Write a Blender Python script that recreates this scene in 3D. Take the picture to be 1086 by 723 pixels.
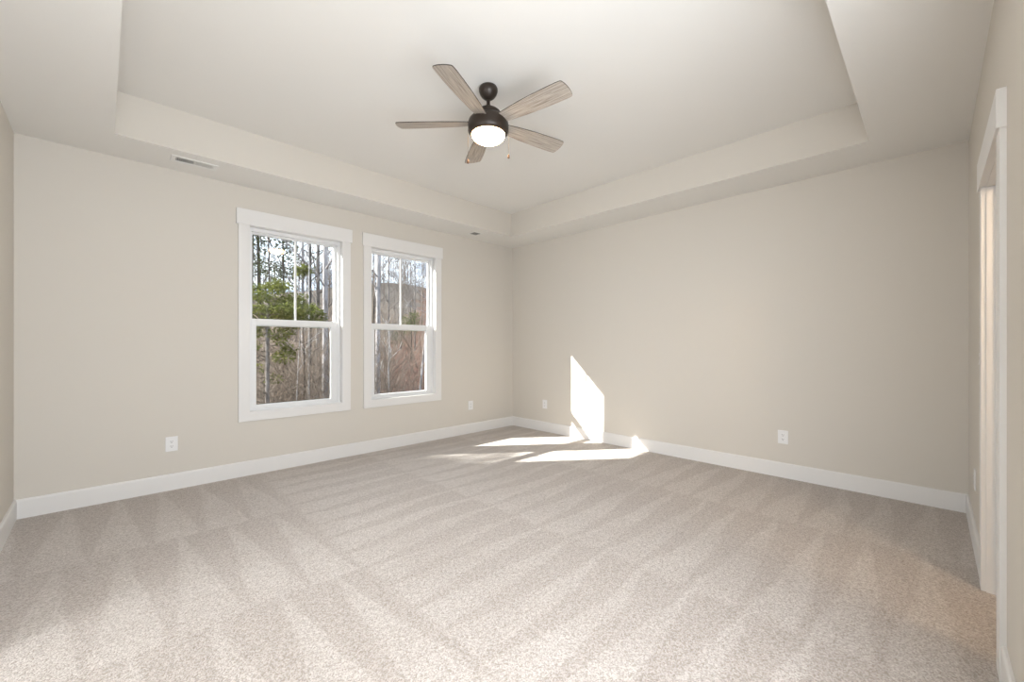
import bpy, math, random
from mathutils import Vector, Matrix, noise as mnoise

C = bpy.context.scene.collection
for o in list(bpy.data.objects):
    bpy.data.objects.remove(o)
sc = bpy.context.scene

# ------------------------------------------------------------------ camera
YAW = math.radians(45.3214)          # angle of the +X axis to the right of the view
FPX, CX, HY, CAMH = 439.69, 543.51, 366.45, 1.2323
S_, K_ = math.sin(YAW), math.cos(YAW)
cam_d = bpy.data.cameras.new('camera')
cam = bpy.data.objects.new('camera', cam_d)
C.objects.link(cam)
cam.location = (0, 0, CAMH)
cam.rotation_euler = (math.pi / 2, 0, -(math.pi / 2 - YAW))
cam_d.sensor_width = 36
cam_d.lens = FPX / 1086 * 36
cam_d.shift_x = -(CX - 543.0) / 1086
cam_d.shift_y = (HY - 361.5) / 1086
cam_d.clip_start = 0.02
cam_d.clip_end = 500
sc.camera = cam

# ------------------------------------------------------------------ light
sc.view_settings.view_transform = 'Standard'
sc.view_settings.look = 'None'
sc.view_settings.exposure = 0.32
sc.view_settings.gamma = 1.0
sc.view_settings.use_curve_mapping = False

SUN_STRENGTH = 17.0
SKY_STRENGTH = 5.2
WEST_FILL = 78.0      # fill light added in the made-up room beyond the west opening
SOUTH_FILL = 38.0     # fill light added at each made-up south window, behind the camera
HALL_LAMP = 30.0
FAN_BOWL = 24.0

w = bpy.data.worlds.new('sky')
sc.world = w
w.use_nodes = True
nt = w.node_tree
nt.nodes.clear()
wo = nt.nodes.new('ShaderNodeOutputWorld')
bg = nt.nodes.new('ShaderNodeBackground')
tc = nt.nodes.new('ShaderNodeTexCoord')
mp = nt.nodes.new('ShaderNodeMapping')
mp.inputs['Scale'].default_value = (3.0, 3.0, 9.0)
nz = nt.nodes.new('ShaderNodeTexNoise')
nz.inputs['Scale'].default_value = 1.6
nz.inputs['Detail'].default_value = 5
rp = nt.nodes.new('ShaderNodeValToRGB')
rp.color_ramp.elements[0].position = 0.44
rp.color_ramp.elements[0].color = (0.105, 0.140, 0.195, 1)
rp.color_ramp.elements[1].position = 0.64
rp.color_ramp.elements[1].color = (0.62, 0.68, 0.76, 1)
nt.links.new(tc.outputs['Generated'], mp.inputs['Vector'])
nt.links.new(mp.outputs['Vector'], nz.inputs['Vector'])
nt.links.new(nz.outputs['Fac'], rp.inputs['Fac'])
nt.links.new(rp.outputs['Color'], bg.inputs['Color'])
bg.inputs['Strength'].default_value = SKY_STRENGTH
nt.links.new(bg.outputs['Background'], wo.inputs['Surface'])

sun_d = bpy.data.lights.new('sun', 'SUN')
sun_d.energy = SUN_STRENGTH
sun_d.color = (1.0, 0.97, 0.92)
sun_d.angle = math.radians(0.6)
sun = bpy.data.objects.new('sun', sun_d)
C.objects.link(sun)
sun.location = (-20, 25, 20)
sun.rotation_euler = Vector((1.29, -1.0, -0.985)).to_track_quat('-Z', 'Y').to_euler()


def area_light(name, loc, direction, sx, sy, power, color):
    d = bpy.data.lights.new(name, 'AREA')
    d.shape = 'RECTANGLE'
    d.size, d.size_y, d.energy, d.color = sx, sy, power, color
    o = bpy.data.objects.new(name, d)
    C.objects.link(o)
    o.location = loc
    o.rotation_euler = Vector(direction).to_track_quat('-Z', 'Z').to_euler()
    return o


# room dimensions (metres): north wall has the windows, camera in the south-west corner
XW, XE, YS, YN = -0.4475, 4.5322, -0.1918, 4.5746
ZS, ZT = 2.74, 3.0506                       # soffit, tray
TX0, TX1, TY0, TY1 = 0.0613, 4.0174, 0.3264, 4.0903
TH = 0.165                                  # wall thickness
for xx in (0.1245, 1.2245):  # unseen fill lights added to brighten the room
    area_light('south_fill_light', (xx, YS - 0.01, 1.46), (0, 1, 0), 0.85, 1.72,
               SOUTH_FILL, (0.93, 0.975, 1.03))
area_light('west_fill_light', (XW - TH - 2.15, 1.8, 1.25), (1, 0, 0), 1.5, 1.7, WEST_FILL, (0.93, 0.975, 1.03))  # unseen fill light added to brighten the east side
hl = bpy.data.lights.new('hall_lamp', 'POINT')
hl.energy, hl.color, hl.shadow_soft_size = HALL_LAMP, (1.0, 0.78, 0.56), 0.12
hlo = bpy.data.objects.new('hall_lamp', hl)
C.objects.link(hlo)
hlo.location = (2.15, -1.15, 2.15)


# ------------------------------------------------------------------ materials
def new_mat(name):
    m = bpy.data.materials.new(name)
    m.use_nodes = True
    n = m.node_tree.nodes
    return m, m.node_tree, n['Principled BSDF']


def simple(name, col, rough=0.6, metal=0.0, spec=0.5):
    m, t, b = new_mat(name)
    b.inputs['Base Color'].default_value = (*col, 1)
    b.inputs['Roughness'].default_value = rough
    b.inputs['Metallic'].default_value = metal
    b.inputs['Specular IOR Level'].default_value = spec
    return m


def paint(name, col, rough=0.85, scale=160, strength=0.05):
    m, t, b = new_mat(name)
    b.inputs['Roughness'].default_value = rough
    b.inputs['Specular IOR Level'].default_value = 0.3
    g = t.nodes.new('ShaderNodeNewGeometry')
    n = t.nodes.new('ShaderNodeTexNoise')
    n.inputs['Scale'].default_value = scale
    n.inputs['Detail'].default_value = 2
    bp = t.nodes.new('ShaderNodeBump')
    bp.inputs['Strength'].default_value = strength
    bp.inputs['Distance'].default_value = 0.002
    t.links.new(g.outputs['Position'], n.inputs['Vector'])
    t.links.new(n.outputs['Fac'], bp.inputs['Height'])
    t.links.new(bp.outputs['Normal'], b.inputs['Normal'])
    b.inputs['Base Color'].default_value = (*col, 1)
    return m


M = {}
M['wall'] = paint('greige_wall_paint', (0.640, 0.600, 0.538))
M['ceiling'] = paint('ceiling_white_paint', (0.80, 0.78, 0.742), 0.9)
M['trim'] = simple('white_trim_paint', (0.745, 0.73, 0.71), 0.4, 0, 0.4)
M['vinyl'] = simple('white_vinyl', (0.76, 0.76, 0.755), 0.3, 0, 0.5)
M['plate'] = simple('white_plastic_plate', (0.80, 0.79, 0.78), 0.35)
M['slot'] = simple('dark_slot', (0.04, 0.04, 0.04), 0.6)
M['vent'] = simple('white_vent_metal', (0.80, 0.79, 0.76), 0.4)
M['grille'] = simple('grey_grille', (0.30, 0.30, 0.28), 0.6)
M['bronze'] = simple('oil_rubbed_bronze', (0.030, 0.0205, 0.0145), 0.40, 0.3)
M['chain'] = simple('chain_metal', (0.22, 0.18, 0.13), 0.5, 0.6)
M['bob'] = simple('dark_wood_knob', (0.16, 0.085, 0.045), 0.45)


def glass():
    m = bpy.data.materials.new('window_glass')
    m.use_nodes = True
    t = m.node_tree
    t.nodes.clear()
    out = t.nodes.new('ShaderNodeOutputMaterial')
    mix = t.nodes.new('ShaderNodeMixShader')
    fr = t.nodes.new('ShaderNodeFresnel')
    # same reflectance on the entering and the leaving face of the pane
    ge = t.nodes.new('ShaderNodeNewGeometry')
    ma = t.nodes.new('ShaderNodeMath')
    ma.operation = 'MULTIPLY_ADD'
    ma.inputs[1].default_value = 1 / 1.5 - 1.5
    ma.inputs[2].default_value = 1.5
    t.links.new(ge.outputs['Backfacing'], ma.inputs[0])
    t.links.new(ma.outputs[0], fr.inputs['IOR'])
    tr = t.nodes.new('ShaderNodeBsdfTransparent')
    tr.inputs['Color'].default_value = (0.96, 0.975, 0.97, 1)
    gl = t.nodes.new('ShaderNodeBsdfGlossy')
    gl.inputs['Roughness'].default_value = 0.0
    t.links.new(fr.outputs['Fac'], mix.inputs['Fac'])
    t.links.new(tr.outputs['BSDF'], mix.inputs[1])
    t.links.new(gl.outputs['BSDF'], mix.inputs[2])
    t.links.new(mix.outputs['Shader'], out.inputs['Surface'])
    return m


M['glass'] = glass()


class NT:
    """tiny helper for math chains"""
    def __init__(self, t):
        self.t = t

    def m(self, op, a, b=None, c=None, clamp=False):
        n = self.t.nodes.new('ShaderNodeMath')
        n.operation = op
        n.use_clamp = clamp
        for i, v in enumerate((a, b, c)):
            if v is None:
                continue
            if isinstance(v, (int, float)):
                n.inputs[i].default_value = v
            else:
                self.t.links.new(v, n.inputs[i])
        return n.outputs[0]

    def noise(self, vec, scale, detail=2, rough=0.5):
        n = self.t.nodes.new('ShaderNodeTexNoise')
        n.inputs['Scale'].default_value = scale
        n.inputs['Detail'].default_value = detail
        n.inputs['Roughness'].default_value = rough
        self.t.links.new(vec, n.inputs['Vector'])
        return n.outputs['Fac']

    def mix(self, fac, a, b):
        n = self.t.nodes.new('ShaderNodeMix')
        n.data_type = 'RGBA'
        for sock, v in ((n.inputs[0], fac), (n.inputs[6], a), (n.inputs[7], b)):
            if isinstance(v, (int, float)):
                sock.default_value = v
            elif isinstance(v, tuple):
                sock.default_value = (*v, 1)
            else:
                self.t.links.new(v, sock)
        return n.outputs[2]


def carpet():
    m, t, b = new_mat('beige_cut_pile_carpet')
    h = NT(t)
    g = t.nodes.new('ShaderNodeNewGeometry')
    pos = g.outputs['Position']
    sx = t.nodes.new('ShaderNodeSeparateXYZ')
    t.links.new(pos, sx.inputs[0])
    X, Y = sx.outputs[0], sx.outputs[1]
    wob = h.m('MULTIPLY', h.m('SUBTRACT', h.noise(pos, 1.3, 1), 0.5), 0.16)
    wob2 = h.m('MULTIPLY', h.m('SUBTRACT', h.noise(pos, 9.0, 2), 0.5), 0.035)
    Xn = h.m('ADD', X, h.m('ADD', h.m('MULTIPLY', wob, 0.35), wob2))
    Yn = h.m('ADD', Y, h.m('ADD', wob, wob2))

    def tri(v):      # triangle wave 0..1..0 over one unit
        fr = h.m('FRACT', v)
        return h.m('SUBTRACT', 1.0, h.m('ABSOLUTE', h.m('SUBTRACT', h.m('MULTIPLY', fr, 2.0), 1.0)))

    def smooth(a, wd):
        return h.m('ADD', h.m('DIVIDE', a, wd), 0.5, None, True)

    def zone(lat, u, width, off):
        """light wedges: apex at u = 1, base at u = 0"""
        v = tri(h.m('ADD', h.m('DIVIDE', lat, width), off))
        return smooth(h.m('SUBTRACT', v, h.m('ADD', h.m('MULTIPLY', u, 0.85), 0.08)), 0.16)

    def rng(a, lo, hi):
        return h.m('DIVIDE', h.m('SUBTRACT', a, lo), hi - lo, None, True)

    def step(a, e):
        return smooth(h.m('SUBTRACT', a, e), 0.05)

    z1 = zone(Xn, h.m('FRACT', h.m('ADD', h.m('DIVIDE', Yn, 1.15), 0.05)), 0.27, 0.2)
    z2 = zone(Yn, rng(Xn, 1.0, 2.15), 0.25, 0.1)
    z3 = zone(Yn, rng(Xn, 2.05, 3.45), 0.25, 0.45)
    z4 = zone(Yn, rng(Xn, 3.40, 4.60), 0.25, 0.42)
    s12, s23, s34 = step(Xn, 1.05), step(Xn, 2.12), step(Xn, 3.42)

    def lerp(f, a, c):
        return h.m('ADD', h.m('MULTIPLY', a, h.m('SUBTRACT', 1.0, f)), h.m('MULTIPLY', c, f))
    nap = lerp(s34, lerp(s23, lerp(s12, z1, z2), z3), z4)
    big = h.noise(pos, 0.9, 2)
    nap = h.m('ADD', h.m('MULTIPLY', nap, h.m('MULTIPLY_ADD', h.noise(pos, 1.7, 2), 1.5, -0.15)), h.m('MULTIPLY', big, 0.5), None, True)
    dark, light = (0.455, 0.402, 0.362), (0.555, 0.505, 0.466)
    base = h.mix(nap, dark, light)
    # yarn tufts
    vo = t.nodes.new('ShaderNodeTexVoronoi')
    vo.inputs['Scale'].default_value = 190
    t.links.new(pos, vo.inputs['Vector'])
    vs = t.nodes.new('ShaderNodeSeparateColor')
    t.links.new(vo.outputs['Color'], vs.inputs[0])
    speck = h.m('ADD', h.m('MULTIPLY', vs.outputs[0], 0.62), h.m('MULTIPLY', h.noise(pos, 55, 2), 0.5))
    rp = t.nodes.new('ShaderNodeValToRGB')
    e = rp.color_ramp.elements
    e[0].position, e[0].color = 0.22, (0.64, 0.60, 0.55, 1)
    e[1].position, e[1].color = 0.85, (1.18, 1.18, 1.18, 1)
    t.links.new(speck, rp.inputs[0])
    mul = t.nodes.new('ShaderNodeMix')
    mul.data_type = 'RGBA'
    mul.blend_type = 'MULTIPLY'
    mul.inputs[0].default_value = 1
    t.links.new(base, mul.inputs[6])
    t.links.new(rp.outputs[0], mul.inputs[7])
    t.links.new(mul.outputs[2], b.inputs['Base Color'])
    b.inputs['Roughness'].default_value = 1.0
    b.inputs['Specular IOR Level'].default_value = 0.05
    b.inputs['Sheen Weight'].default_value = 0.3
    bp = t.nodes.new('ShaderNodeBump')
    bp.inputs['Strength'].default_value = 0.55
    bp.inputs['Distance'].default_value = 0.006
    t.links.new(h.m('SUBTRACT', h.noise(pos, 120, 2), vo.outputs['Distance']), bp.inputs['Height'])
    t.links.new(bp.outputs['Normal'], b.inputs['Normal'])
    return m


M['carpet'] = carpet()


def blade_wood():
    m, t, b = new_mat('weathered_grey_oak')
    h = NT(t)
    tc = t.nodes.new('ShaderNodeTexCoord')
    mp = t.nodes.new('ShaderNodeMapping')
    mp.inputs['Scale'].default_value = (2.5, 60, 1)
    t.links.new(tc.outputs['Object'], mp.inputs['Vector'])
    n1 = h.noise(mp.outputs[0], 2.2, 5, 0.65)
    rp = t.nodes.new('ShaderNodeValToRGB')
    e = rp.color_ramp.elements
    e[0].position, e[0].color = 0.30, (0.17, 0.135, 0.105, 1)
    e[1].position, e[1].color = 0.68, (0.56, 0.50, 0.435, 1)
    t.links.new(n1, rp.inputs[0])
    t.links.new(rp.outputs[0], b.inputs['Base Color'])
    b.inputs['Roughness'].default_value = 0.42
    return m


M['blade'] = blade_wood()
M['blade_edge'] = simple('dark_blade_edge', (0.05, 0.04, 0.033), 0.5)


def emit(name, col, strength):
    m = bpy.data.materials.new(name)
    m.use_nodes = True
    t = m.node_tree
    b = t.nodes['Principled BSDF']
    b.inputs['Base Color'].default_value = (0.8, 0.75, 0.65, 1)
    b.inputs['Roughness'].default_value = 0.3
    b.inputs['Emission Color'].default_value = (*col, 1)
    b.inputs['Emission Strength'].default_value = strength
    return m


M['bowl'] = emit('frosted_glass_lit', (1.0, 0.68, 0.38), FAN_BOWL)


def bark(name, c1, c2, scale=9):
    m, t, b = new_mat(name)
    h = NT(t)
    tc = t.nodes.new('ShaderNodeTexCoord')
    mp = t.nodes.new('ShaderNodeMapping')
    mp.inputs['Scale'].default_value = (1, 1, 0.25)
    t.links.new(tc.outputs['Object'], mp.inputs['Vector'])
    f = h.noise(mp.outputs[0], scale, 4, 0.65)
    rp = t.nodes.new('ShaderNodeValToRGB')
    e = rp.color_ramp.elements
    e[0].position, e[0].color = 0.35, (*c1, 1)
    e[1].position, e[1].color = 0.65, (*c2, 1)
    t.links.new(f, rp.inputs[0])
    t.links.new(rp.outputs[0], b.inputs['Base Color'])
    b.inputs['Roughness'].default_value = 0.95
    b.inputs['Specular IOR Level'].default_value = 0.1
    return m


M['bark_pale'] = bark('pale_grey_bark', (0.147, 0.135, 0.135), (0.396, 0.369, 0.365))
M['bark_mid'] = bark('grey_brown_bark', (0.076, 0.065, 0.058), (0.232, 0.204, 0.188))
M['bark_dark'] = bark('dark_bark', (0.023, 0.020, 0.017), (0.082, 0.069, 0.061))
M['bark_white'] = bark('whitish_bark', (0.212, 0.201, 0.196), (0.479, 0.455, 0.439), 14)
M['twig'] = bark('twig_bark', (0.075, 0.056, 0.043), (0.230, 0.184, 0.150), 2)


def leaf(name, c1, c2):
    m, t, b = new_mat(name)
    h = NT(t)
    g = t.nodes.new('ShaderNodeNewGeometry')
    f = h.noise(g.outputs['Position'], 6, 3)
    col = h.mix(h.m('MULTIPLY_ADD', f, 2.2, -0.6, True), c1, c2)
    t.links.new(col, b.inputs['Base Color'])
    b.inputs['Roughness'].default_value = 0.7
    b.inputs['Specular IOR Level'].default_value = 0.2
    out = t.nodes['Material Output']
    tl = t.nodes.new('ShaderNodeBsdfTranslucent')
    t.links.new(col, tl.inputs['Color'])
    mx = t.nodes.new('ShaderNodeMixShader')
    mx.inputs[0].default_value = 0.4
    t.links.new(b.outputs[0], mx.inputs[1])
    t.links.new(tl.outputs[0], mx.inputs[2])
    t.links.new(mx.outputs[0], out.inputs['Surface'])
    return m


M['cedar'] = leaf('cedar_needles', (0.052, 0.058, 0.012), (0.165, 0.178, 0.042))
M['pine'] = leaf('pine_needles', (0.024, 0.032, 0.014), (0.070, 0.087, 0.029))
M['shrub'] = leaf('shrub_leaves', (0.048, 0.059, 0.020), (0.133, 0.148, 0.053))


def forest_floor():
    m, t, b = new_mat('leaf_litter')
    h = NT(t)
    g = t.nodes.new('ShaderNodeNewGeometry')
    pos = g.outputs['Position']
    f1 = h.noise(pos, 9, 5, 0.75)
    rp = t.nodes.new('ShaderNodeValToRGB')
    e = rp.color_ramp.elements
    e[0].position, e[0].color = 0.34, (0.014, 0.007, 0.004, 1)
    e[1].position, e[1].color = 0.66, (0.175, 0.070, 0.035, 1)
    t.links.new(f1, rp.inputs[0])
    f2 = h.noise(pos, 0.35, 3)
    sp = t.nodes.new('ShaderNodeSeparateXYZ')
    t.links.new(pos, sp.inputs[0])
    # russet leaves lie on the eastern bank, duller litter and grass elsewhere
    east = h.m('SUBTRACT', sp.outputs[0], h.m('MULTIPLY', sp.outputs[1], 0.50))
    fac = h.m('ADD', h.m('MULTIPLY', h.m('SUBTRACT', f2, 0.5), 4.0), h.m('MULTIPLY_ADD', east, -0.55, 0.12), None)
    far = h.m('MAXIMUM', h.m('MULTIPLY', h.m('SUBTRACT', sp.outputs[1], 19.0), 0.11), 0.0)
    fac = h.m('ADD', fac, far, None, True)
    rp2 = t.nodes.new('ShaderNodeValToRGB')
    e2 = rp2.color_ramp.elements
    e2[0].position, e2[0].color = 0.42, (0.015, 0.014, 0.008, 1)
    e2[1].position, e2[1].color = 0.60, (0.054, 0.047, 0.030, 1)
    t.links.new(f1, rp2.inputs[0])
    far_hill = h.m('DIVIDE', h.m('SUBTRACT', sp.outputs[1], 24.0), 18.0, None, True)  # far litter takes the paler brown of the hillside twigs
    dull = h.mix(h.m('MULTIPLY', far_hill, 0.75), rp2.outputs[0], (0.105, 0.083, 0.066))
    col = h.mix(fac, rp.outputs[0], dull)
    t.links.new(col, b.inputs['Base Color'])
    b.inputs['Roughness'].default_value = 1
    bp = t.nodes.new('ShaderNodeBump')
    bp.inputs['Strength'].default_value = 1
    bp.inputs['Distance'].default_value = 0.15
    t.links.new(f1, bp.inputs['Height'])
    t.links.new(bp.outputs[0], b.inputs['Normal'])
    return m


M['litter'] = forest_floor()


# ------------------------------------------------------------------ mesh helpers
class MB:
    def __init__(self):
        self.v, self.f, self.mi, self.sm = [], [], [], []

    def add(self, vs, fs, mi=0, smooth=False):
        o = len(self.v)
        self.v += [tuple(p) for p in vs]
        for f in fs:
            self.f.append([i + o for i in f])
            self.mi.append(mi)
            self.sm.append(smooth)

    def box(self, x0, x1, y0, y1, z0, z1, mi=0, fmi=None):
        vs = [(x, y, z) for z in (z0, z1) for y in (y0, y1) for x in (x0, x1)]
        fs = [(0, 2, 3, 1), (4, 5, 7, 6), (0, 1, 5, 4), (2, 6, 7, 3), (0, 4, 6, 2), (1, 3, 7, 5)]
        if fmi:
            for i, f in enumerate(fs):
                self.add([vs[j] for j in f], [(0, 1, 2, 3)], fmi.get(i, mi))
        else:
            self.add(vs, fs, mi)

    def prism(self, prof, x0, x1, axis='x', mi=0):
        """closed profile [(a,b)...] extruded along axis; a,b = the other two axes in order"""
        n = len(prof)
        vs = []
        for q in (x0, x1):
            for a, b in prof:
                vs.append({'x': (q, a, b), 'y': (a, q, b), 'z': (a, b, q)}[axis])
        fs = [[i, (i + 1) % n, n + (i + 1) % n, n + i] for i in range(n)]
        fs += [list(range(n))[::-1], list(range(n, 2 * n))]
        self.add(vs, fs, mi)

    def lathe(self, prof, n=40, cx=0, cy=0, mi=0, cap=True):
        vs, fs = [], []
        for r, z in prof:
            for k in range(n):
                a = 2 * math.pi * k / n
                vs.append((cx + r * math.cos(a), cy + r * math.sin(a), z))
        for i in range(len(prof) - 1):
            for k in range(n):
                k2 = (k + 1) % n
                fs.append((i * n + k, i * n + k2, (i + 1) * n + k2, (i + 1) * n + k))
        if cap:
            fs.append(tuple(range(n))[::-1])
            fs.append(tuple(range((len(prof) - 1) * n, len(prof) * n)))
        self.add(vs, fs, mi, True)

    def tube(self, pts, rad, n=6, mi=0):
        vs, fs = [], []
        m = len(pts)
        P = [Vector(p) for p in pts]
        for i in range(m):
            d = (P[min(i + 1, m - 1)] - P[max(i - 1, 0)])
            if d.length < 1e-9:
                d = Vector((0, 0, 1))
            d.normalize()
            u = d.cross(Vector((0.31, 0.95, 0.05)) if abs(d.y) < 0.9 else Vector((1, 0, 0)))
            u.normalize()
            v = d.cross(u)
            for k in range(n):
                a = 2 * math.pi * k / n
                vs.append(P[i] + (u * math.cos(a) + v * math.sin(a)) * rad[i])
        for i in range(m - 1):
            for k in range(n):
                k2 = (k + 1) % n
                fs.append((i * n + k, i * n + k2, (i + 1) * n + k2, (i + 1) * n + k))
        fs.append(tuple(range(n))[::-1])
        fs.append(tuple(range((m - 1) * n, m * n)))
        self.add(vs, fs, mi, True)

    def mesh(self, name, mats):
        me = bpy.data.meshes.new(name)
        me.from_pydata(self.v, [], self.f)
        for mm in (mats if isinstance(mats, (list, tuple)) else [mats]):
            me.materials.append(mm)
        me.polygons.foreach_set('material_index', self.mi)
        me.polygons.foreach_set('use_smooth', self.sm)
        me.update()
        return me

    def build(self, name, mats, parent=None, loc=(0, 0, 0), bevel=0, seg=2):
        o = bpy.data.objects.new(name, self.mesh(name, mats))
        C.objects.link(o)
        o.location = loc
        if parent:
            o.parent = parent
        if bevel:
            b = o.modifiers.new('bevel', 'BEVEL')
            b.width, b.segments, b.limit_method = bevel, seg, 'ANGLE'
            b.angle_limit = math.radians(40)
        return o


def tag(o, label=None, cat=None, group=None, kind=None):
    for k, v in (('label', label), ('category', cat), ('group', group), ('kind', kind)):
        if v:
            o[k] = v
    return o


def empty(name, loc, rz=0):
    o = bpy.data.objects.new(name, None)
    C.objects.link(o)
    o.location = loc
    o.rotation_euler = (0, 0, rz)
    o.empty_display_size = 0.1
    return o


def struct(mb, name, mats, label, cat, bevel=0):
    return tag(mb.build(name, mats, bevel=bevel), label, cat, kind='structure')


def kids(o):
    return [c for c in bpy.data.objects if c.parent == o]


def copy_tree(o, parent=None):
    c = o.copy()
    C.objects.link(c)
    if parent:
        c.parent = parent
    for ch in kids(o):
        if ch is not c:
            copy_tree(ch, c)
    return c


# ------------------------------------------------------------------ room shell
def wall_with_holes(u0, u1, z0, z1, holes, put):
    """put(ua, ub, za, zb) for every solid piece around rectangular holes (sorted in u)"""
    cur = u0
    for a, b, lo, hi in holes:
        put(cur, a, z0, z1)
        if lo > z0:
            put(a, b, z0, lo)
        put(a, b, hi, z1)
        cur = b
    put(cur, u1, z0, z1)


ZB = -0.25
ZTOP = 3.25
OPW = 0.889
W1X, W2X = 0.992, 2.2105
WZ0, WZ1 = 0.60, 2.38
DX0, DX1, DZ = 2.438, 3.145, 2.03
WX = (-0.32, 0.78)        # two south windows added to house fill lights, behind the camera
HB = -2.2               # far wall of the adjoining hall

mb = MB()
wall_with_holes(XW - TH, XE + TH, ZB, ZTOP, [(W1X, W1X + OPW, WZ0, WZ1), (W2X, W2X + OPW, WZ0, WZ1)],
                lambda a, b, c, d: mb.box(a, b, YN, YN + TH, c, d))
struct(mb, 'wall_north', M['wall'], 'greige wall holding the two tall double hung windows', 'wall')
mb = MB()
mb.box(XE, XE + TH, YS - 0.12, YN, ZB, ZTOP)
struct(mb, 'wall_east', M['wall'], 'long plain greige wall with a bright sun patch near the corner', 'wall')
mb = MB()
wall_with_holes(YS - 0.12, YN, ZB, ZTOP, [(1.0, 2.6, ZB, 2.03)],
                lambda a, b, c, d: mb.box(XW - TH, XW, a, b, c, d))
struct(mb, 'wall_west', M['wall'], 'narrow strip of greige wall at the left edge', 'wall')
mb = MB()
wall_with_holes(XW, XE, ZB, ZTOP, [(x, x + OPW, WZ0, WZ1) for x in WX] + [(DX0, DX1, ZB, DZ)],
                lambda a, b, c, d: mb.box(a, b, YS - 0.12, YS, c, d))
struct(mb, 'wall_south', M['wall'], 'foreshortened pale wall with the doorway at the right edge', 'wall')
mb = MB()
mb.box(XW, XE, YS - 0.12, YN, -0.12, 0)
mb.box(1.95, XE, HB, YS - 0.12, -0.12, 0)
struct(mb, 'floor', M['carpet'], 'beige cut pile carpet with vacuum stripes across the room', 'floor')
# adjoining hall
mb = MB()
mb.box(1.95, XE + TH, HB - 0.1, HB, -0.12, 2.6)
mb.box(1.95, 2.05, HB, YS - 0.12, -0.12, 2.6)
mb.box(XE, XE + TH, HB, YS - 0.12, -0.12, 2.6)
mb.box(1.95, XE + TH, HB - 0.1, YS - 0.12, 2.5, 2.6)
struct(mb, 'wall_hall', M['wall'], 'walls of the warmly lit hall beyond the doorway', 'wall')

# made-up room beyond the west opening, added to house a fill light
mb = MB()
xr0, xr1, yr0, yr1 = XW - TH - 2.3, XW - TH, 0.5, 3.1
mb.box(xr0 - 0.1, xr0, yr0, yr1, -0.12, 2.6)
mb.box(xr0, xr1, yr0 - 0.1, yr0, -0.12, 2.6)
mb.box(xr0, xr1, yr1, yr1 + 0.1, -0.12, 2.6)
mb.box(xr0, xr1, yr0, yr1, 2.5, 2.6)
mb.box(xr0, xr1, yr0, yr1, -0.12, -0.001)
struct(mb, 'wall_added_room', M['wall'], 'added side room holding a fill light beyond the left wall, outside the picture', 'wall')
mb = MB()
mb.box(XW - TH, XW, 1.0, 2.6, -0.12, 0)  # floor strip of the added west opening
struct(mb, 'added_threshold', M['carpet'], 'carpeted threshold in the added left wall opening, outside the picture', 'threshold')

# tray ceiling: soffit ring + raised panel
mb = MB()
F = {3: 1, 2: 1, 4: 1, 5: 1}
mb.box(XW, XE, TY1, YN, ZS, ZT, 0, F)
mb.box(XW, XE, YS, TY0, ZS, ZT, 0, F)
mb.box(XW, TX0, TY0, TY1, ZS, ZT, 0, F)
mb.box(TX1, XE, TY0, TY1, ZS, ZT, 0, F)
mb.box(XW, XE, YS, YN, ZT, ZT + 0.15, 0)
struct(mb, 'ceiling', [M['ceiling'], M['wall']], 'white tray ceiling with a lower soffit all round', 'ceiling')


def baseboard(name, prof_flip, axis, a0, a1, wallpos, label):
    t, hgt = 0.015, 0.138
    s = prof_flip
    prof = [(wallpos, 0), (wallpos + s * t, 0), (wallpos + s * t, hgt - 0.012), (wallpos + s * (t - 0.003), hgt - 0.003),
            (wallpos + s * (t - 0.007), hgt), (wallpos, hgt)]
    m_ = MB()
    m_.prism(prof, a0, a1, axis)
    return struct(m_, name, M['trim'], label, 'baseboard')


baseboard('baseboard_north', -1, 'x', XW, XE, YN, 'white baseboard below the two windows')
baseboard('baseboard_east', -1, 'y', YS, YN, XE, 'white baseboard along the wall with the sun patch')
baseboard('baseboard_west', 1, 'y', 2.6 + 0.088, YN, XW, 'short white baseboard at the left edge')
CW = 0.088
mbb = MB()
for a0, a1 in ((XW, DX0 - CW - 0.012), (DX1 + CW, XE)):
    t, hgt, wp = 0.015, 0.138, YS
    mbb.prism([(wp, 0), (wp + t, 0), (wp + t, hgt - 0.012), (wp + t - 0.003, hgt - 0.003), (wp + t - 0.007, hgt), (wp, hgt)],
              a0, a1, 'x')
struct(mbb, 'baseboard_south', M['trim'], 'white baseboard on both sides of the doorway at right', 'baseboard')


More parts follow.
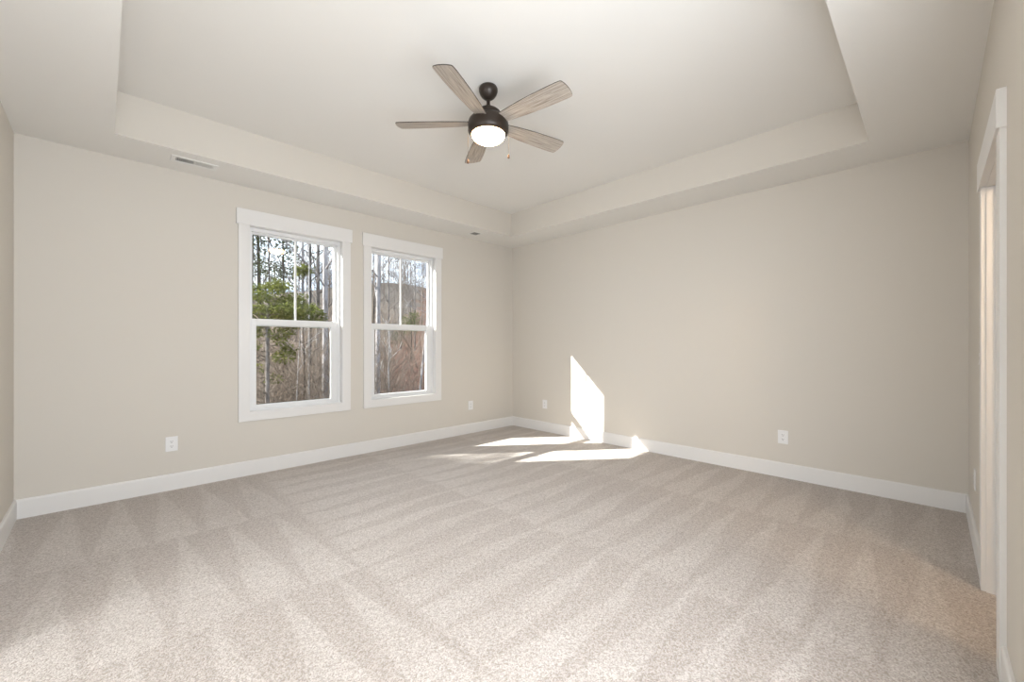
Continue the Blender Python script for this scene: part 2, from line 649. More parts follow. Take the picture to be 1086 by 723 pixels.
# ------------------------------------------------------------------ windows
def make_window(name, label):
    """local frame: x along the wall from the left edge of the opening, y outwards, z up; y=0 = wall face"""
    root = empty(name, (0, 0, 0))
    tag(root, label, 'window', kind='structure')
    L, Rr, B, T = 0.0, OPW, WZ0, WZ1
    m_ = MB()
    for a, b in ((-CW, 0.004), (Rr - 0.004, Rr + CW)):
        m_.box(a, b, -0.018, 0.001, B, T + 0.001)
    m_.box(-CW, Rr + CW, -0.018, 0.001, B - 0.086, B + 0.004)
    m_.build('casing', M['trim'], root, bevel=0.002)
    m_ = MB()
    m_.box(-CW - 0.016, Rr + CW + 0.016, -0.026, 0.001, T - 0.004, T + 0.143)
    m_.build('head_casing', M['trim'], root, bevel=0.002)
    # jamb extension (trim) and vinyl frame
    m_ = MB()
    m_.box(0.0, 0.006, 0, 0.06, B, T)
    m_.box(Rr - 0.006, Rr, 0, 0.06, B, T)
    m_.box(0, Rr, 0, 0.06, T - 0.006, T)
    m_.box(0, Rr, 0, 0.06, B, B + 0.006)
    m_.build('jamb', M['trim'], root)
    fy0, fy1 = 0.046, 0.135
    m_ = MB()
    m_.box(0.006, 0.033, fy0, fy1, B + 0.006, T - 0.006)
    m_.box(Rr - 0.033, Rr - 0.006, fy0, fy1, B + 0.006, T - 0.006)
    m_.box(0.033, Rr - 0.033, fy0, fy1, T - 0.040, T - 0.006)
    m_.box(0.033, Rr - 0.033, fy0, fy1, B + 0.006, B + 0.026)
    m_.box(0.006, Rr - 0.006, 0.030, fy0, B + 0.006, B + 0.016)
    m_.build('window_frame', M['vinyl'], root, bevel=0.002)
    # upper sash, further out
    ux0, ux1, uz0, uz1 = 0.045, 0.829, 1.455, 2.322
    y0, y1 = 0.080, 0.112
    m_ = MB()
    m_.box(0.033, ux0, y0, y1, uz0, T - 0.04)
    m_.box(ux1, Rr - 0.033, y0, y1, uz0, T - 0.04)
    m_.box(ux0, ux1, y0, y1, uz1, T - 0.04)
    m_.box(ux0, ux1, y0, y1, uz0 - 0.03, uz0 + 0.03)
    us = m_.build('upper_sash', M['vinyl'], root, bevel=0.003)
    m_ = MB()
    m_.box(ux0 - 0.004, ux1 + 0.004, 0.0945, 0.0975, uz0 + 0.02, uz1 + 0.004)
    tag(m_.build('glass_pane', M['glass'], us), 'clear glass pane of the upper sash')
    m_ = MB()
    mx = (ux0 + ux1) / 2
    m_.box(mx - 0.010, mx + 0.010, 0.084, 0.0950, uz0 + 0.02, uz1)
    m_.build('muntin', M['vinyl'], us, bevel=0.003)
    # lower sash, nearer the room
    lx0, lx1, lz0, lz1 = 0.073, 0.785, 0.655, 1.432
    y0, y1 = 0.050, 0.080
    m_ = MB()
    m_.box(0.033, lx0, y0, y1, B + 0.026, 1.495)
    m_.box(lx1, Rr - 0.033, y0, y1, B + 0.026, 1.495)
    m_.box(lx0, lx1, y0, y1, B + 0.026, lz0)
    m_.box(lx0, lx1, y0, y1, lz1, 1.495)
    ls = m_.build('lower_sash', M['vinyl'], root, bevel=0.003)
    m_ = MB()
    m_.box(lx0 - 0.004, lx1 + 0.004, 0.0635, 0.0665, lz0 - 0.004, lz1 + 0.004)
    tag(m_.build('glass_pane', M['glass'], ls), 'clear glass pane of the lower sash')
    return root


w1 = make_window('window_1', 'left window of the pair, a green cedar behind its glass')
w1.location = (W1X, YN, 0)
w2 = copy_tree(w1)
w2.name = 'window_2'
w2.location = (W2X, YN, 0)
w2['label'] = 'right window of the pair, nearer the room corner, red leaf slope behind it'
for i, xx in enumerate(WX):  # made-up windows around the south fill lights
    wx = copy_tree(w1)
    wx.name = 'window_%d' % (3 + i)
    wx.location = (xx + OPW, YS, 0)
    wx.rotation_euler = (0, 0, math.pi)
    wx['label'] = ('window added for fill light behind the camera, outside the picture, nearest the left wall' if i == 0 else
                   'window added for fill light behind the camera, outside the picture, nearest the doorway')

# ------------------------------------------------------------------ doorway in the south wall
d1 = empty('door_1', (DX0, YS, 0))
tag(d1, 'white cased doorway with warm light inside, at the right edge', 'doorway', kind='structure')
DW = DX1 - DX0
m_ = MB()
m_.box(-CW - 0.012, 0.0, -0.001, 0.018, 0, DZ + 0.001)
m_.build('casing', M['trim'], d1, bevel=0.002)
m_ = MB()
m_.box(DW, DW + CW, -0.001, 0.018, 0, DZ + 0.001)
m_.build('casing', M['trim'], d1, bevel=0.002)
m_ = MB()
m_.box(-CW - 0.016, DW + CW + 0.016, -0.001, 0.026, DZ, DZ + 0.145)
m_.build('head_casing', M['trim'], d1, bevel=0.002)
m_ = MB()
m_.box(-0.012, 0.006, -0.125, 0, 0, DZ)
m_.box(DW - 0.006, DW + 0.012, -0.125, 0, 0, DZ)
m_.box(-0.012, DW + 0.012, -0.125, 0, DZ - 0.006, DZ + 0.012)
jm = m_.build('jamb', M['trim'], d1)
m_ = MB()
m_.box(0.006, 0.017, -0.075, -0.030, 0, DZ - 0.006)
m_.box(DW - 0.017, DW - 0.006, -0.075, -0.030, 0, DZ - 0.006)
m_.box(0.017, DW - 0.017, -0.075, -0.030, DZ - 0.017, DZ - 0.006)
m_.build('door_stop', M['trim'], jm, bevel=0.002)


d2 = empty('added_opening', (XW, 1.0, 0))  # unseen opening added to let in the west fill light
tag(d2, 'wide cased opening added for fill light in the left wall, outside the picture', 'doorway', kind='structure')
m_ = MB()
m_.box(-0.001, 0.018, -CW, 0, 0, DZ)
m_.build('casing', M['trim'], d2, bevel=0.002)
m_ = MB()
m_.box(-0.001, 0.018, 1.6, 1.6 + CW, 0, DZ)
m_.build('casing', M['trim'], d2, bevel=0.002)
m_ = MB()
m_.box(-0.001, 0.026, -CW - 0.016, 1.6 + CW + 0.016, DZ, DZ + 0.145)
m_.build('head_casing', M['trim'], d2, bevel=0.002)

# ------------------------------------------------------------------ ceiling fan
FX, FY = 1.927, 2.19
fan = empty('ceiling_fan', (FX, FY, ZT))
tag(fan, 'five blade ceiling fan with grey wood blades and a lit frosted bowl', 'ceiling fan')


def fz(*prof):
    return [(r, z - ZT) for r, z in prof]


m_ = MB()
m_.lathe(fz((0.001, ZT), (0.050, ZT), (0.060, ZT - 0.006), (0.066, ZT - 0.018), (0.066, ZT - 0.032), (0.060, ZT - 0.052),
            (0.047, ZT - 0.072), (0.030, ZT - 0.086), (0.020, ZT - 0.093), (0.001, ZT - 0.094)), cap=False)
m_.build('canopy', M['bronze'], fan)
m_ = MB()
m_.lathe(fz((0.001, 2.957), (0.014, 2.956), (0.0125, 2.945), (0.0125, 2.925), (0.020, 2.915), (0.026, 2.895), (0.028, 2.880), (0.001, 2.878)), 24, cap=False)
m_.build('downrod', M['bronze'], fan)
m_ = MB()
m_.lathe(fz((0.001, 2.888), (0.040, 2.888), (0.072, 2.880), (0.086, 2.868), (0.088, 2.850), (0.088, 2.838), (0.100, 2.834),
            (0.122, 2.824), (0.137, 2.806), (0.142, 2.784), (0.142, 2.748), (0.139, 2.730), (0.131, 2.717), (0.120, 2.712),
            (0.001, 2.713)), 48, cap=False)
m_.build('motor_housing', M['bronze'], fan)
m_ = MB()
prof = [(0.117, 2.716)]
for i in range(13):
    a = math.pi / 2 * i / 12
    prof.append((max(0.001, 0.117 * math.cos(a)), 2.712 - 0.058 * math.sin(a)))
m_.lathe(fz(*prof), 48, cap=False)
tag(m_.build('light_bowl', M['bowl'], fan), 'glowing frosted glass bowl')
ol = [(0.085, 0.040), (0.14, 0.045), (0.22, 0.054), (0.32, 0.063), (0.42, 0.068), (0.52, 0.071), (0.60, 0.071), (0.630, 0.069),
      (0.638, 0.066), (0.6425, 0.060), (0.648, 0.040), (0.651, 0.015)]
out = [(x, y) for x, y in ol] + [(x - 0.004 * (y / 0.07), -y) for x, y in reversed(ol)]
bm_ = MB()
n = len(out)
tb = 0.006
vs = [(x, y, z) for z in (-tb / 2, tb / 2) for x, y in out]
bm_.add(vs, [list(range(n))[::-1], list(range(n, 2 * n))], 0)
bm_.add(vs, [[i, (i + 1) % n, n + (i + 1) % n, n + i] for i in range(n)], 1)
bmesh_ = bm_.mesh('blade', [M['blade'], M['blade_edge']])
irn = MB()
irn.box(0.075, 0.155, -0.020, 0.020, 0.003, 0.009)
irn.lathe([(0.001, 0.0), (0.006, 0.0), (0.006, 0.012), (0.001, 0.012)], 10, 0.135, 0.0, cap=False)
irm = irn.mesh('blade_iron', M['bronze'])
for i in range(5):
    b = bpy.data.objects.new('blade', bmesh_)
    C.objects.link(b)
    b.parent = fan
    b.location = (0, 0, 2.783 + 0.010 - ZT)
    ang = math.radians(204.77 + 72 * i)
    b.rotation_euler = (Matrix.Rotation(ang, 4, 'Z') @ Matrix.Rotation(-0.213, 4, 'X')).to_euler()
    c = bpy.data.objects.new('blade_iron', irm)
    C.objects.link(c)
    c.parent = b
# pull chains: left and right of the bowl as seen from the camera corner
for ax, zt_, zb_ in ((math.radians(135 + 1), 2.745, 2.540), (math.radians(-45 + 4), 2.750, 2.580)):
    px, py = 0.143 * math.cos(ax), 0.143 * math.sin(ax)
    m_ = MB()
    m_.tube([(px * 0.95, py * 0.95, zt_ - ZT), (px, py, zt_ - 0.004 - ZT), (px, py, zb_ - ZT)], [0.0012] * 3, 6)
    for k in range(int((zt_ - zb_) / 0.006)):
        z = zt_ - 0.006 * k - ZT
        m_.lathe([(0.0003, z + 0.002), (0.002, z), (0.0003, z - 0.002)], 6, px, py, cap=False)
    ch = m_.build('pull_chain', M['chain'], fan)
    m_ = MB()
    z = zb_ - ZT
    m_.lathe([(0.0005, z + 0.002), (0.004, z), (0.007, z - 0.010), (0.0085, z - 0.020), (0.007, z - 0.028), (0.0005, z - 0.031)], 16, px, py, cap=False)
    m_.build('pull_knob', M['bob'], ch)

# ------------------------------------------------------------------ vents
vent = empty('ceiling_vent', (0.540, 4.275, ZS))
tag(vent, 'long white slotted air register on the soffit left of the windows', 'vent')
m_ = MB()
vw, vd = 0.305, 0.135
ix, iy = 0.121, 0.043
m_.box(-vw / 2, vw / 2, -vd / 2, -iy, -0.006, 0)
m_.box(-vw / 2, vw / 2, iy, vd / 2, -0.006, 0)
m_.box(-vw / 2, -ix, -iy, iy, -0.006, 0)
m_.box(ix, vw / 2, -iy, iy, -0.006, 0)
m_.box(-0.008, 0.008, -iy, iy, -0.006, 0)
m_.build('flange', M['vent'], vent, bevel=0.0015)
m_ = MB()
m_.box(-ix, ix, -iy, iy, -0.0012, -0.0004)
m_.build('duct_opening', M['slot'], vent)
for sgn in (-1, 1):
    m_ = MB()
    for k in range(9):
        x = sgn * (0.010 + 0.0123 * (k + 0.5))
        m_.box(x - 0.0017 - (0.0021 if sgn > 0 else 0), x + 0.0017 + (0.0021 if sgn > 0 else 0), -iy, iy, -0.0055, -0.0012)
    m_.build('louver_bank', M['vent'], vent)
for sx_ in (-1, 1):
    m_ = MB()
    m_.lathe([(0.0005, -0.0078), (0.0035, -0.0070), (0.004, -0.006), (0.0005, -0.0058)], 10, sx_ * 0.137, 0, cap=False)
    m_.build('screw_head', M['vent'], vent)

v2 = empty('small_ceiling_vent', (3.563, 4.316, ZS))
tag(v2, 'small square grey vent on the soffit near the room corner', 'vent')
m_ = MB()
q, p = 0.080, 0.054
m_.box(-q, q, -q, -p, -0.005, 0)
m_.box(-q, q, p, q, -0.005, 0)
m_.box(-q, -p, -p, p, -0.005, 0)
m_.box(p, q, -p, p, -0.005, 0)
m_.build('flange', M['vent'], v2, bevel=0.0015)
m_ = MB()
m_.box(-p, p, -p, p, -0.0012, -0.0004)
for k in range(7):
    x = -p + 2 * p * (k + 0.5) / 7
    m_.box(x - 0.003, x + 0.003, -p, p, -0.0045, -0.0012)
m_.build('grille', M['grille'], v2)


# ------------------------------------------------------------------ outlets and switch
def make_plate(name):
    """x along wall, z up, y into the wall; back of plate at y=0"""
    root = empty(name, (0, 0, 0))
    pw, ph = 0.0415, 0.0625
    m_ = MB()
    m_.box(-pw, pw, -0.006, 0, -ph, ph)
    m_.build('cover_plate', M['plate'], root, bevel=0.003, seg=3)
    return root


def make_outlet():
    root = make_plate('wall_outlet')
    for cz in (0.020, -0.020):
        m_ = MB()
        prof = []
        for k in range(24):
            a = 2 * math.pi * k / 24
            prof.append((0.0155 * max(-0.86, min(0.86, math.cos(a))) / 0.86, cz + 0.0145 * max(-0.86, min(0.86, math.sin(a))) / 0.86))
        m_.prism(prof, -0.0085, -0.005, 'y')
        rc = m_.build('receptacle', M['plate'], root)
        for sx0, sx1, sz1 in ((-0.0078, -0.0052, 0.008), (0.0052, 0.0078, 0.007)):
            m_ = MB()
            m_.box(sx0, sx1, -0.0088, -0.0083, cz - 0.001, cz + sz1)
            m_.build('slot', M['slot'], rc)
        m_ = MB()
        prof = [(0.0030 * math.cos(2 * math.pi * k / 12), cz - 0.0075 + 0.0030 * math.sin(2 * math.pi * k / 12)) for k in range(12)]
        m_.prism(prof, -0.0088, -0.0083, 'y')
        m_.build('ground_hole', M['slot'], rc)
    m_ = MB()
    prof = [(0.003 * math.cos(2 * math.pi * k / 12), 0.003 * math.sin(2 * math.pi * k / 12)) for k in range(12)]
    m_.prism(prof, -0.0072, -0.005, 'y')
    m_.build('screw', M['plate'], root)
    return root


o1 = make_outlet()
spots = [((0.42, YN, 0.392), 0, 'white outlet on the window wall below and left of the left window'),
         ((3.691, YN, 0.392), 0, 'white outlet on the window wall right of the right window'),
         ((XE, 3.917, 0.390), -math.pi / 2, 'white outlet beside the sun patch near the room corner'),
         ((XE, 0.979, 0.377), -math.pi / 2, 'white outlet on the long plain wall, right of centre'),
         ((3.86, YS, 0.40), math.pi, 'white outlet seen edge on beside the doorway, low on the wall')]
for i, (loc, rz, lb) in enumerate(spots):
    o = o1 if i == 0 else copy_tree(o1)
    o.location = loc
    o.rotation_euler = (0, 0, rz)
    tag(o, lb, 'outlet', 'wall outlets')
sw = make_plate('light_switch')
m_ = MB()
m_.prism([(-0.006, -0.033), (-0.011, -0.033), (-0.0075, 0.0), (-0.009, 0.033), (-0.006, 0.033)], -0.0165, 0.0165, 'x')
m_.build('rocker', M['plate'], sw, bevel=0.001)
sw.location = (3.42, YS, 1.16)
sw.rotation_euler = (0, 0, math.pi)
tag(sw, 'white light switch seen edge on beside the doorway at waist height', 'light switch')


# ------------------------------------------------------------------ outside: slope and woods
FWD = Vector((K_, S_, 0))
RGT = Vector((S_, -K_, 0))


def spot(px, depth):
    return FWD * depth + RGT * (depth * (px - CX) / FPX)


def ground_z(x, y):
    d = K_ * x + S_ * y
    z = -1.25
    t_ = max(0.0, min(d, 85) - 13)
    z += 0.20 * t_ * t_ / (t_ + 4.0)
    z += 2.6 * mnoise.noise(Vector((x * 0.035, y * 0.035, 3.0))) * min(1, max(0, (d - 30) / 30))
    z += 0.30 * mnoise.noise(Vector((x * 0.12, y * 0.12, 0.0))) * min(1, max(0, (d - 9) / 8))
    return z


m_ = MB()
NXg, NYg = 110, 90
gv = []
for j in range(NYg + 1):
    y = YN + TH + 0.02 + 105 * (j / NYg) ** 1.6
    for i in range(NXg + 1):
        x = -50 + 150 * i / NXg
        gv.append((x, y, ground_z(x, y)))
gf = [(j * (NXg + 1) + i, j * (NXg + 1) + i + 1, (j + 1) * (NXg + 1) + i + 1, (j + 1) * (NXg + 1) + i) for j in range(NYg) for i in range(NXg)]
m_.add(gv, gf, 0, True)
g_ = tag(m_.build('ground', M['litter']), 'leaf covered slope rising outside the windows', 'ground', kind='structure')


def grow(rng, V, p, d, length, r, depth, sides, up=0.12, kink=0.22):
    """a limb as a bent tube, with side limbs"""
    n_ = 5 if depth > 0 else 3
    pts, rad = [p.copy()], [r]
    for i in range(n_):
        d = (d + Vector((rng.uniform(-1, 1), rng.uniform(-1, 1), rng.uniform(-1, 1) + up)) * kink).normalized()
        p = p + d * (length / n_)
        pts.append(p.copy())
        rad.append(max(0.0045, r * (1 - 0.8 * (i + 1) / n_)))
    V.tube(pts, rad, sides)
    if depth > 0:
        for k in range(rng.randint(3, 5)):
            f = rng.uniform(0.25, 0.98)
            i0 = min(n_ - 1, int(f * n_))
            q_ = pts[i0].lerp(pts[i0 + 1], f * n_ - i0)
            side = Vector((rng.uniform(-1, 1), rng.uniform(-1, 1), rng.uniform(-0.2, 0.9)))
            dd = (d * 0.75 + side * 0.75).normalized()
            grow(rng, V, q_, dd, length * rng.uniform(0.35, 0.6), max(0.003, r * 0.45), depth - 1, max(3, sides - 1), up, kink)


def tree_meshes(seed, height, r0, first, nb, depth=2, lean=(0, 0), fork=None, blen=0.28, kink=0.2, wob=1.0, spread=0.7, levels=None):
    depth = depth if levels is None else levels
    rng = random.Random(seed)
    T, B = MB(), MB()
    n_ = 14
    pts, rad = [], []
    ox, oy = 0.0, 0.0
    for i in range(n_ + 1):
        f = i / n_
        ox += rng.uniform(-1, 1) * 0.012 * height * 0.12 * wob * 2
        oy += rng.uniform(-1, 1) * 0.012 * height * 0.12 * wob * 2
        pts.append(Vector((ox + lean[0] * f * height, oy + lean[1] * f * height, -0.15 + f * (height + 0.15))))
        rad.append(r0 * (1.25 if i == 0 else 1.0) * (1 - 0.72 * f))
    T.tube(pts, rad, 10)
    for k in range(nb):
        f = first + (1 - first) * (k + rng.random()) / nb
        i0 = min(n_ - 1, int(f * n_))
        q_ = pts[i0].lerp(pts[i0 + 1], f * n_ - i0)
        a = rng.uniform(0, 2 * math.pi)
        d = Vector((math.cos(a) * spread, math.sin(a) * spread, rng.uniform(0.25, 0.95))).normalized()
        grow(rng, B, q_, d, height * blen * (1.15 - 0.6 * f) * rng.uniform(0.7, 1.1), r0 * 0.34 * (1.1 - 0.7 * f), depth, 5, 0.1, kink)
    return T, B


def bare_tree(px, depth, width_px, height, barkm, label, seed, first=0.4, nb=9, **kw):
    p_ = spot(px, depth)
    p_.z = ground_z(p_.x, p_.y)
    r0 = width_px / FPX * depth / 2 * 1.15
    T, B = tree_meshes(seed, height, r0, first, nb, **kw)
    if kw.get('levels') == 1:        # saplings: stem and side shoots are one surface
        T.add(B.v, B.f, 0, True)
        return tag(T.build('bare_sapling', barkm, loc=p_), label, 'tree')
    root = empty('bare_tree', p_)
    tag(root, label, 'tree')
    T.build('trunk', barkm, root)
    B.build('branches', barkm if barkm is not M['bark_white'] else M['bark_mid'], root)
    return root


# through the left window
bare_tree(268.5, 19, 2.6, 11, M['bark_mid'], 'thin grey trunk at the left edge of the left window', 11, 0.45)
bare_tree(276, 21, 3.2, 13, M['bark_dark'], 'dark trunk left of the cedar top in the left window', 12, 0.25, 19)
bare_tree(285.5, 16, 1.9, 10, M['bark_dark'], 'slim dark straight trunk rising above the cedar in the left window', 13, 0.31, 17, wob=0.4)
bare_tree(314.5, 20, 2.4, 13, M['bark_mid'], 'slim grey trunk just right of the muntin in the left window', 14, 0.31, 15, wob=0.5)
bare_tree(319.5, 17, 3.3, 13, M['bark_pale'], 'pale trunk second right of the muntin in the left window', 15, 0.31, 15, wob=0.4)
bare_tree(329.5, 15, 4.0, 11, M['bark_dark'], 'dark rough trunk in the right half of the left window', 16, 0.17, 17, wob=0.5)
bare_tree(336.5, 18, 4.2, 12, M['bark_mid'], 'brown grey trunk left of the thick pale one in the left window', 17, 0.20, 17, wob=0.5)
bare_tree(345.3, 13, 6.0, 12, M['bark_pale'], 'thickest pale straight trunk near the right side of the left window', 18, 0.34, 14, wob=0.25)
bare_tree(312, 11.0, 1.3, 3.4, M['bark_white'], 'thin white leaning sapling low in the left window', 19, 0.45, 6, lean=(0.05, -0.04), levels=1)
bare_tree(327.5, 12.0, 2.0, 6.0, M['bark_white'], 'slim whitish trunk before the dark rough one in the left window', 20, 0.6, 6, levels=1, wob=0.3)
# through the right window
bare_tree(397, 18, 2.2, 11, M['bark_dark'], 'thin dark trunk at the left edge of the right window', 31, 0.19, 16, wob=0.4)
bare_tree(400.8, 14, 4.9, 12, M['bark_pale'], 'thick pale trunk near the left edge of the right window', 32, 0.31, 15, lean=(0.004, -0.004), wob=0.25)
bare_tree(411.5, 16, 2.3, 8, M['bark_mid'], 'forking grey tree left of the muntin in the right window', 33, 0.19, 21, wob=0.5)
bare_tree(410.8, 11.5, 1.5, 2.9, M['bark_white'], 'thin white crooked trunk low in the right window', 34, 0.5, 5, levels=1, wob=2.5)
bare_tree(440, 27, 1.6, 8, M['bark_mid'], 'slim many branched tree right of the muntin in the right window', 35, 0.14, 29, blen=0.32, wob=0.4)
bare_tree(442.5, 14.5, 2.6, 5.4, M['bark_pale'], 'leaning pale trunk at lower right of the right window', 36, 0.6, 6, lean=(0.07, -0.075), levels=1, wob=0.3)


# evergreen foliage made of small needle sprays
def spray(V, rng, c, r, n_, size):
    for k in range(n_):
        while True:
            q_ = Vector((rng.uniform(-1, 1), rng.uniform(-1, 1), rng.uniform(-1, 1)))
            if q_.length < 1:
                break
        p_ = c + Vector((q_.x * r[0], q_.y * r[1], q_.z * r[2]))
        d = (q_ * 0.6 + Vector((rng.uniform(-1, 1), rng.uniform(-1, 1), rng.uniform(-0.8, 0.5)))).normalized()
        s = d.cross(Vector((rng.uniform(-1, 1), rng.uniform(-1, 1), rng.uniform(-1, 1)))).normalized()
        L = size * rng.uniform(0.6, 1.3)
        wd = L * 0.22
        V.add([p_ - s * wd * 0.3, p_ + d * L * 0.55 - s * wd, p_ + d * L, p_ + d * L * 0.55 + s * wd, p_ + s * wd * 0.3],
              [(0, 1, 2, 3, 4)])


def at(px, y, depth):
    p_ = spot(px, depth)
    p_.z = CAMH + (HY - y) * depth / FPX
    return p_


rng = random.Random(5)
cd = 10.0
base = spot(282.5, cd)
base.z = ground_z(base.x, base.y)
cedar = empty('cedar_tree', base)
tag(cedar, 'bushy green cedar with a slim trunk in the left window', 'tree')
T = MB()
top = at(287, 292, cd) - base
mid = at(283.5, 345, cd) - base
T.tube([Vector((0, 0, -0.2)), mid * 0.5 + Vector((0.015, 0, 0)), mid, mid.lerp(top, 0.5), top], [0.052, 0.044, 0.038, 0.024, 0.008], 10)
T.build('trunk', M['bark_mid'], cedar)
Fo, Br = MB(), MB()
# big crown, tiers of branches with sprays
for k in range(46):
    f = rng.random() ** 0.8
    y = 294 + 50 * f
    a = rng.uniform(0, 2 * math.pi)
    rad = (0.18 + 0.85 * min(1, f * 1.7)) * rng.uniform(0.4, 1.0)
    cpx = 288
    c0 = at(cpx, y, cd) - base + Vector((math.cos(a) * rad, math.sin(a) * rad, 0))
    st = mid.lerp(top, max(0.0, (345 - y) / 53 - 0.1))
    Br.tube([st, st.lerp(c0, 0.5) + Vector((0, 0, 0.05)), c0], [0.012, 0.008, 0.003], 5)
    spray(Fo, rng, c0, (0.24, 0.24, 0.10), 95, 0.075)
    spray(Fo, rng, c0.lerp(st, 0.35), (0.2, 0.2, 0.08), 50, 0.07)
for px, y, dz, rr, nn in ((301, 378, 0, 0.26, 240), (307, 371, 0.2, 0.2, 150), (272, 352, 0.1, 0.22, 170), (296, 354, -0.2, 0.26, 190), (270, 366, 0.2, 0.16, 80),
                          (305, 350, 0.4, 0.22, 120), (312, 344, 0.1, 0.2, 120), (276, 390, 0.2, 0.18, 60), (290, 402, 0.3, 0.2, 60),
                          (298, 362, -0.3, 0.2, 80)):
    c0 = at(px, y, cd + dz) - base
    st = Vector((mid.x * 0.8, mid.y * 0.8, c0.z + 0.12))
    Br.tube([st, st.lerp(c0, 0.5) + Vector((0, 0, 0.04)), c0], [0.012, 0.008, 0.003], 5)
    spray(Fo, rng, c0, (rr, rr, rr * 0.55), nn, 0.075)
for k in range(26):      # dead lower twigs
    z = rng.uniform(0.5, 2.4)
    a = rng.uniform(0, 6.28)
    d = Vector((math.cos(a), math.sin(a), rng.uniform(-0.25, 0.4))).normalized()
    grow(rng, Br, Vector((0, 0, z)), d, rng.uniform(0.5, 1.2), 0.008, 1, 4)
Br.build('branches', M['twig'], cedar)
Fo.build('foliage', M['cedar'], cedar)


def evergreen(px, depth, h, blobs, label, mat, trunk_r=0.05, name='evergreen_tree', dens=1.0, lean=0.0):
    b_ = spot(px, depth)
    b_.z = ground_z(b_.x, b_.y)
    root = empty(name, b_)
    tag(root, label, 'tree')
    T, Fo = MB(), MB()
    T.tube([(0, 0, -0.2), (0.03, 0, h * 0.4), (-0.02, 0.02, h * 0.75), (0.01, 0, h)], [trunk_r, trunk_r * 0.8, trunk_r * 0.5, trunk_r * 0.15], 8)
    for bx, by, dd, r, n_ in blobs:
        c0 = at(bx, by, depth + dd) - b_
        st = Vector((0, 0, min(h, c0.z - 0.25 * math.hypot(c0.x, c0.y))))
        T.tube([st, st.lerp(c0, 0.5) + Vector((0, 0, 0.06)), c0], [trunk_r * 0.3, trunk_r * 0.2, 0.004], 5)
        spray(Fo, rng, c0, (r, r, r * 0.6), int(n_ * dens), 0.11)
    T.build('trunk', M['bark_dark'], root)
    Fo.build('foliage', mat, root)


evergreen(300, 17, 11, [(303, 252, 0, .45, 220), (310, 247, .2, .4, 160), (305, 262, -.3, .4, 130), (308, 275, 0, .45, 130), (299, 285, .3, .5, 130), (310, 290, 0, .45, 150),
                        (292, 280, .1, .4, 90), (303, 240, 0, .5, 200), (296, 247, .3, .4, 120), (306, 268, 0.4, .4, 120), (290, 292, 0, .4, 110)],
          'dark pine with loose needle tufts left of the muntin in the left window', M['pine'], 0.05)
evergreen(273, 18, 11, [(270, 255, 0, .4, 120), (276, 262, .2, .45, 130), (272, 275, -.3, .4, 120), (278, 250, 0, .45, 130), (271, 288, .3, .45, 120), (279, 283, 0, .4, 110), (268, 243, 0, .4, 110), (283, 255, 0, .4, 80)],
          'dark pine at the left side of the left window', M['pine'], 0.045)
evergreen(322, 12.5, 4.3, [(318, 288, 0, .22, 130), (324, 286, .1, .22, 120), (316, 318, 0, .22, 120), (322, 328, .1, .28, 190), (334, 333, 0, .26, 180), (338, 336, .1, .2, 120), (318, 334, -.1, .28, 180),
                           (328, 340, 0, .26, 150), (314, 328, 0, .22, 130)],
          'green cedar sapling right of the muntin in the left window', M['cedar'], 0.03)
evergreen(436, 24, 4.0, [(435, 338, 0, .55, 220), (439, 342, .2, .5, 200), (433, 345, -.2, .45, 160), (440, 334, 0, .35, 110), (436, 349, 0, .5, 150)],
          'small green evergreen bush on the slope in the right window', M['shrub'], 0.04, 'evergreen_bush')
evergreen(425, 28, 3.2, [(420, 352, 0, .5, 90), (426, 347, .3, .5, 90), (430, 355, 0, .5, 80), (423, 362, 0, .5, 80), (417, 360, 0, .5, 70)],
          'dull green thicket bush left of the leaf slope in the right window', M['pine'], 0.04, 'evergreen_bush')

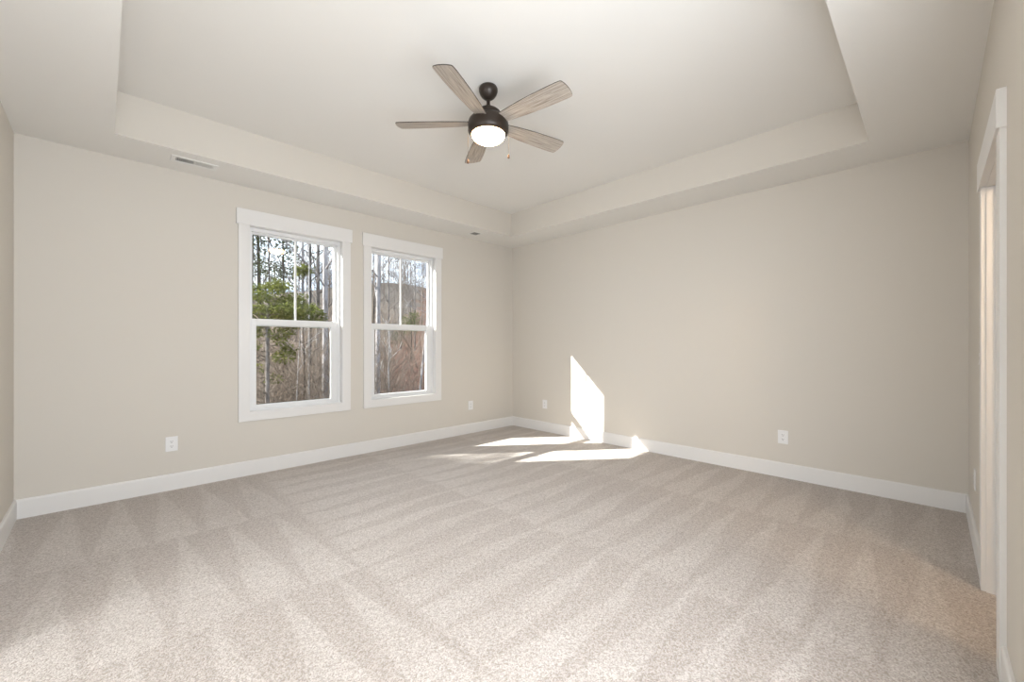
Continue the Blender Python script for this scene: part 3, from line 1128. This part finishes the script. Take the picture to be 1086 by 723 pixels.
# tall pine west of the house; its crown filters the sun that reaches the left window
b_ = Vector((-6.31, 10.65, 0))
b_.z = ground_z(b_.x, b_.y)
root = empty('evergreen_tree', b_)
tag(root, 'tall pine outside the picture, to the left of the windows', 'tree')
T, Fo = MB(), MB()
T.tube([(-0.9, 0.3, -0.2), (-0.85, 0.3, 4), (-0.8, 0.25, 8), (-0.75, 0.3, 11)], [0.14, 0.11, 0.08, 0.02], 10)
for dx, dy, zz, n_ in ((0, 0, 6.95, 240), (-0.35, 0.1, 6.85, 160), (-0.8, 0.3, 7.4, 120), (-0.9, -0.2, 8.6, 200), (-0.6, 0.5, 9.4, 200),
                       (-1.1, 0.3, 10.2, 200), (-0.75, 0.3, 10.9, 160), (-1.4, 0.6, 7.8, 150), (-1.5, 0.1, 6.8, 120)):
    c0 = Vector((dx, dy, zz - b_.z))
    st = Vector((-0.8, 0.28, c0.z - 0.3))
    T.tube([st, st.lerp(c0, 0.5) + Vector((0, 0, 0.05)), c0], [0.03, 0.02, 0.006], 5)
    spray(Fo, rng, c0, (0.42, 0.42, 0.36), n_, 0.13)
T.build('trunk', M['bark_dark'], root)
Fo.build('foliage', M['pine'], root)

# bare trees of the hillside behind: one mesh each, five shapes
protos = []
for k in range(6):
    T, B = tree_meshes(100 + k, 9.5, 0.075, 0.22, 20, depth=2, blen=0.36, kink=0.25, wob=0.7, spread=0.6)
    B.add(T.v, T.f, 0, True)
    protos.append(B.mesh('hillside_tree', M['twig'] if k % 2 else M['bark_mid']))
rng = random.Random(77)
cnt = 0
while cnt < 150:
    dep = 38 + 50 * rng.random() ** 0.8
    px = rng.uniform(235, 490)
    p_ = spot(px, dep)
    if p_.y < 9:
        continue
    o = bpy.data.objects.new('hillside_tree', protos[rng.randrange(6)])
    C.objects.link(o)
    p_.z = ground_z(p_.x, p_.y) - 0.05
    o.location = p_
    o.rotation_euler = (rng.uniform(-0.05, 0.05), rng.uniform(-0.05, 0.05), rng.uniform(0, 6.28))
    s = rng.uniform(0.45, 0.85)
    o.scale = (s, s, s)
    tag(o, 'thin bare tree among many on the hillside beyond the windows', 'tree', 'bare trees on the hillside')
    cnt += 1

# undergrowth of tangled twigs
V = MB()
rng = random.Random(9)
for k in range(2300):
    dep = 10.5 + 26 * rng.random() ** 1.3
    px = rng.uniform(240, 475)
    if px > 414 and rng.random() < 0.86:
        continue
    p_ = spot(px, dep)
    p_.z = ground_z(p_.x, p_.y)
    d = Vector((rng.uniform(-0.6, 0.6), rng.uniform(-0.6, 0.6), 1)).normalized()
    grow(rng, V, p_, d, rng.uniform(0.8, 3.4), rng.uniform(0.006, 0.012), 1, 3, 0.05, 0.3)
tag(V.build('undergrowth', M['twig']), 'tangled bare undergrowth twigs at the foot of the woods', 'undergrowth', kind='stuff')
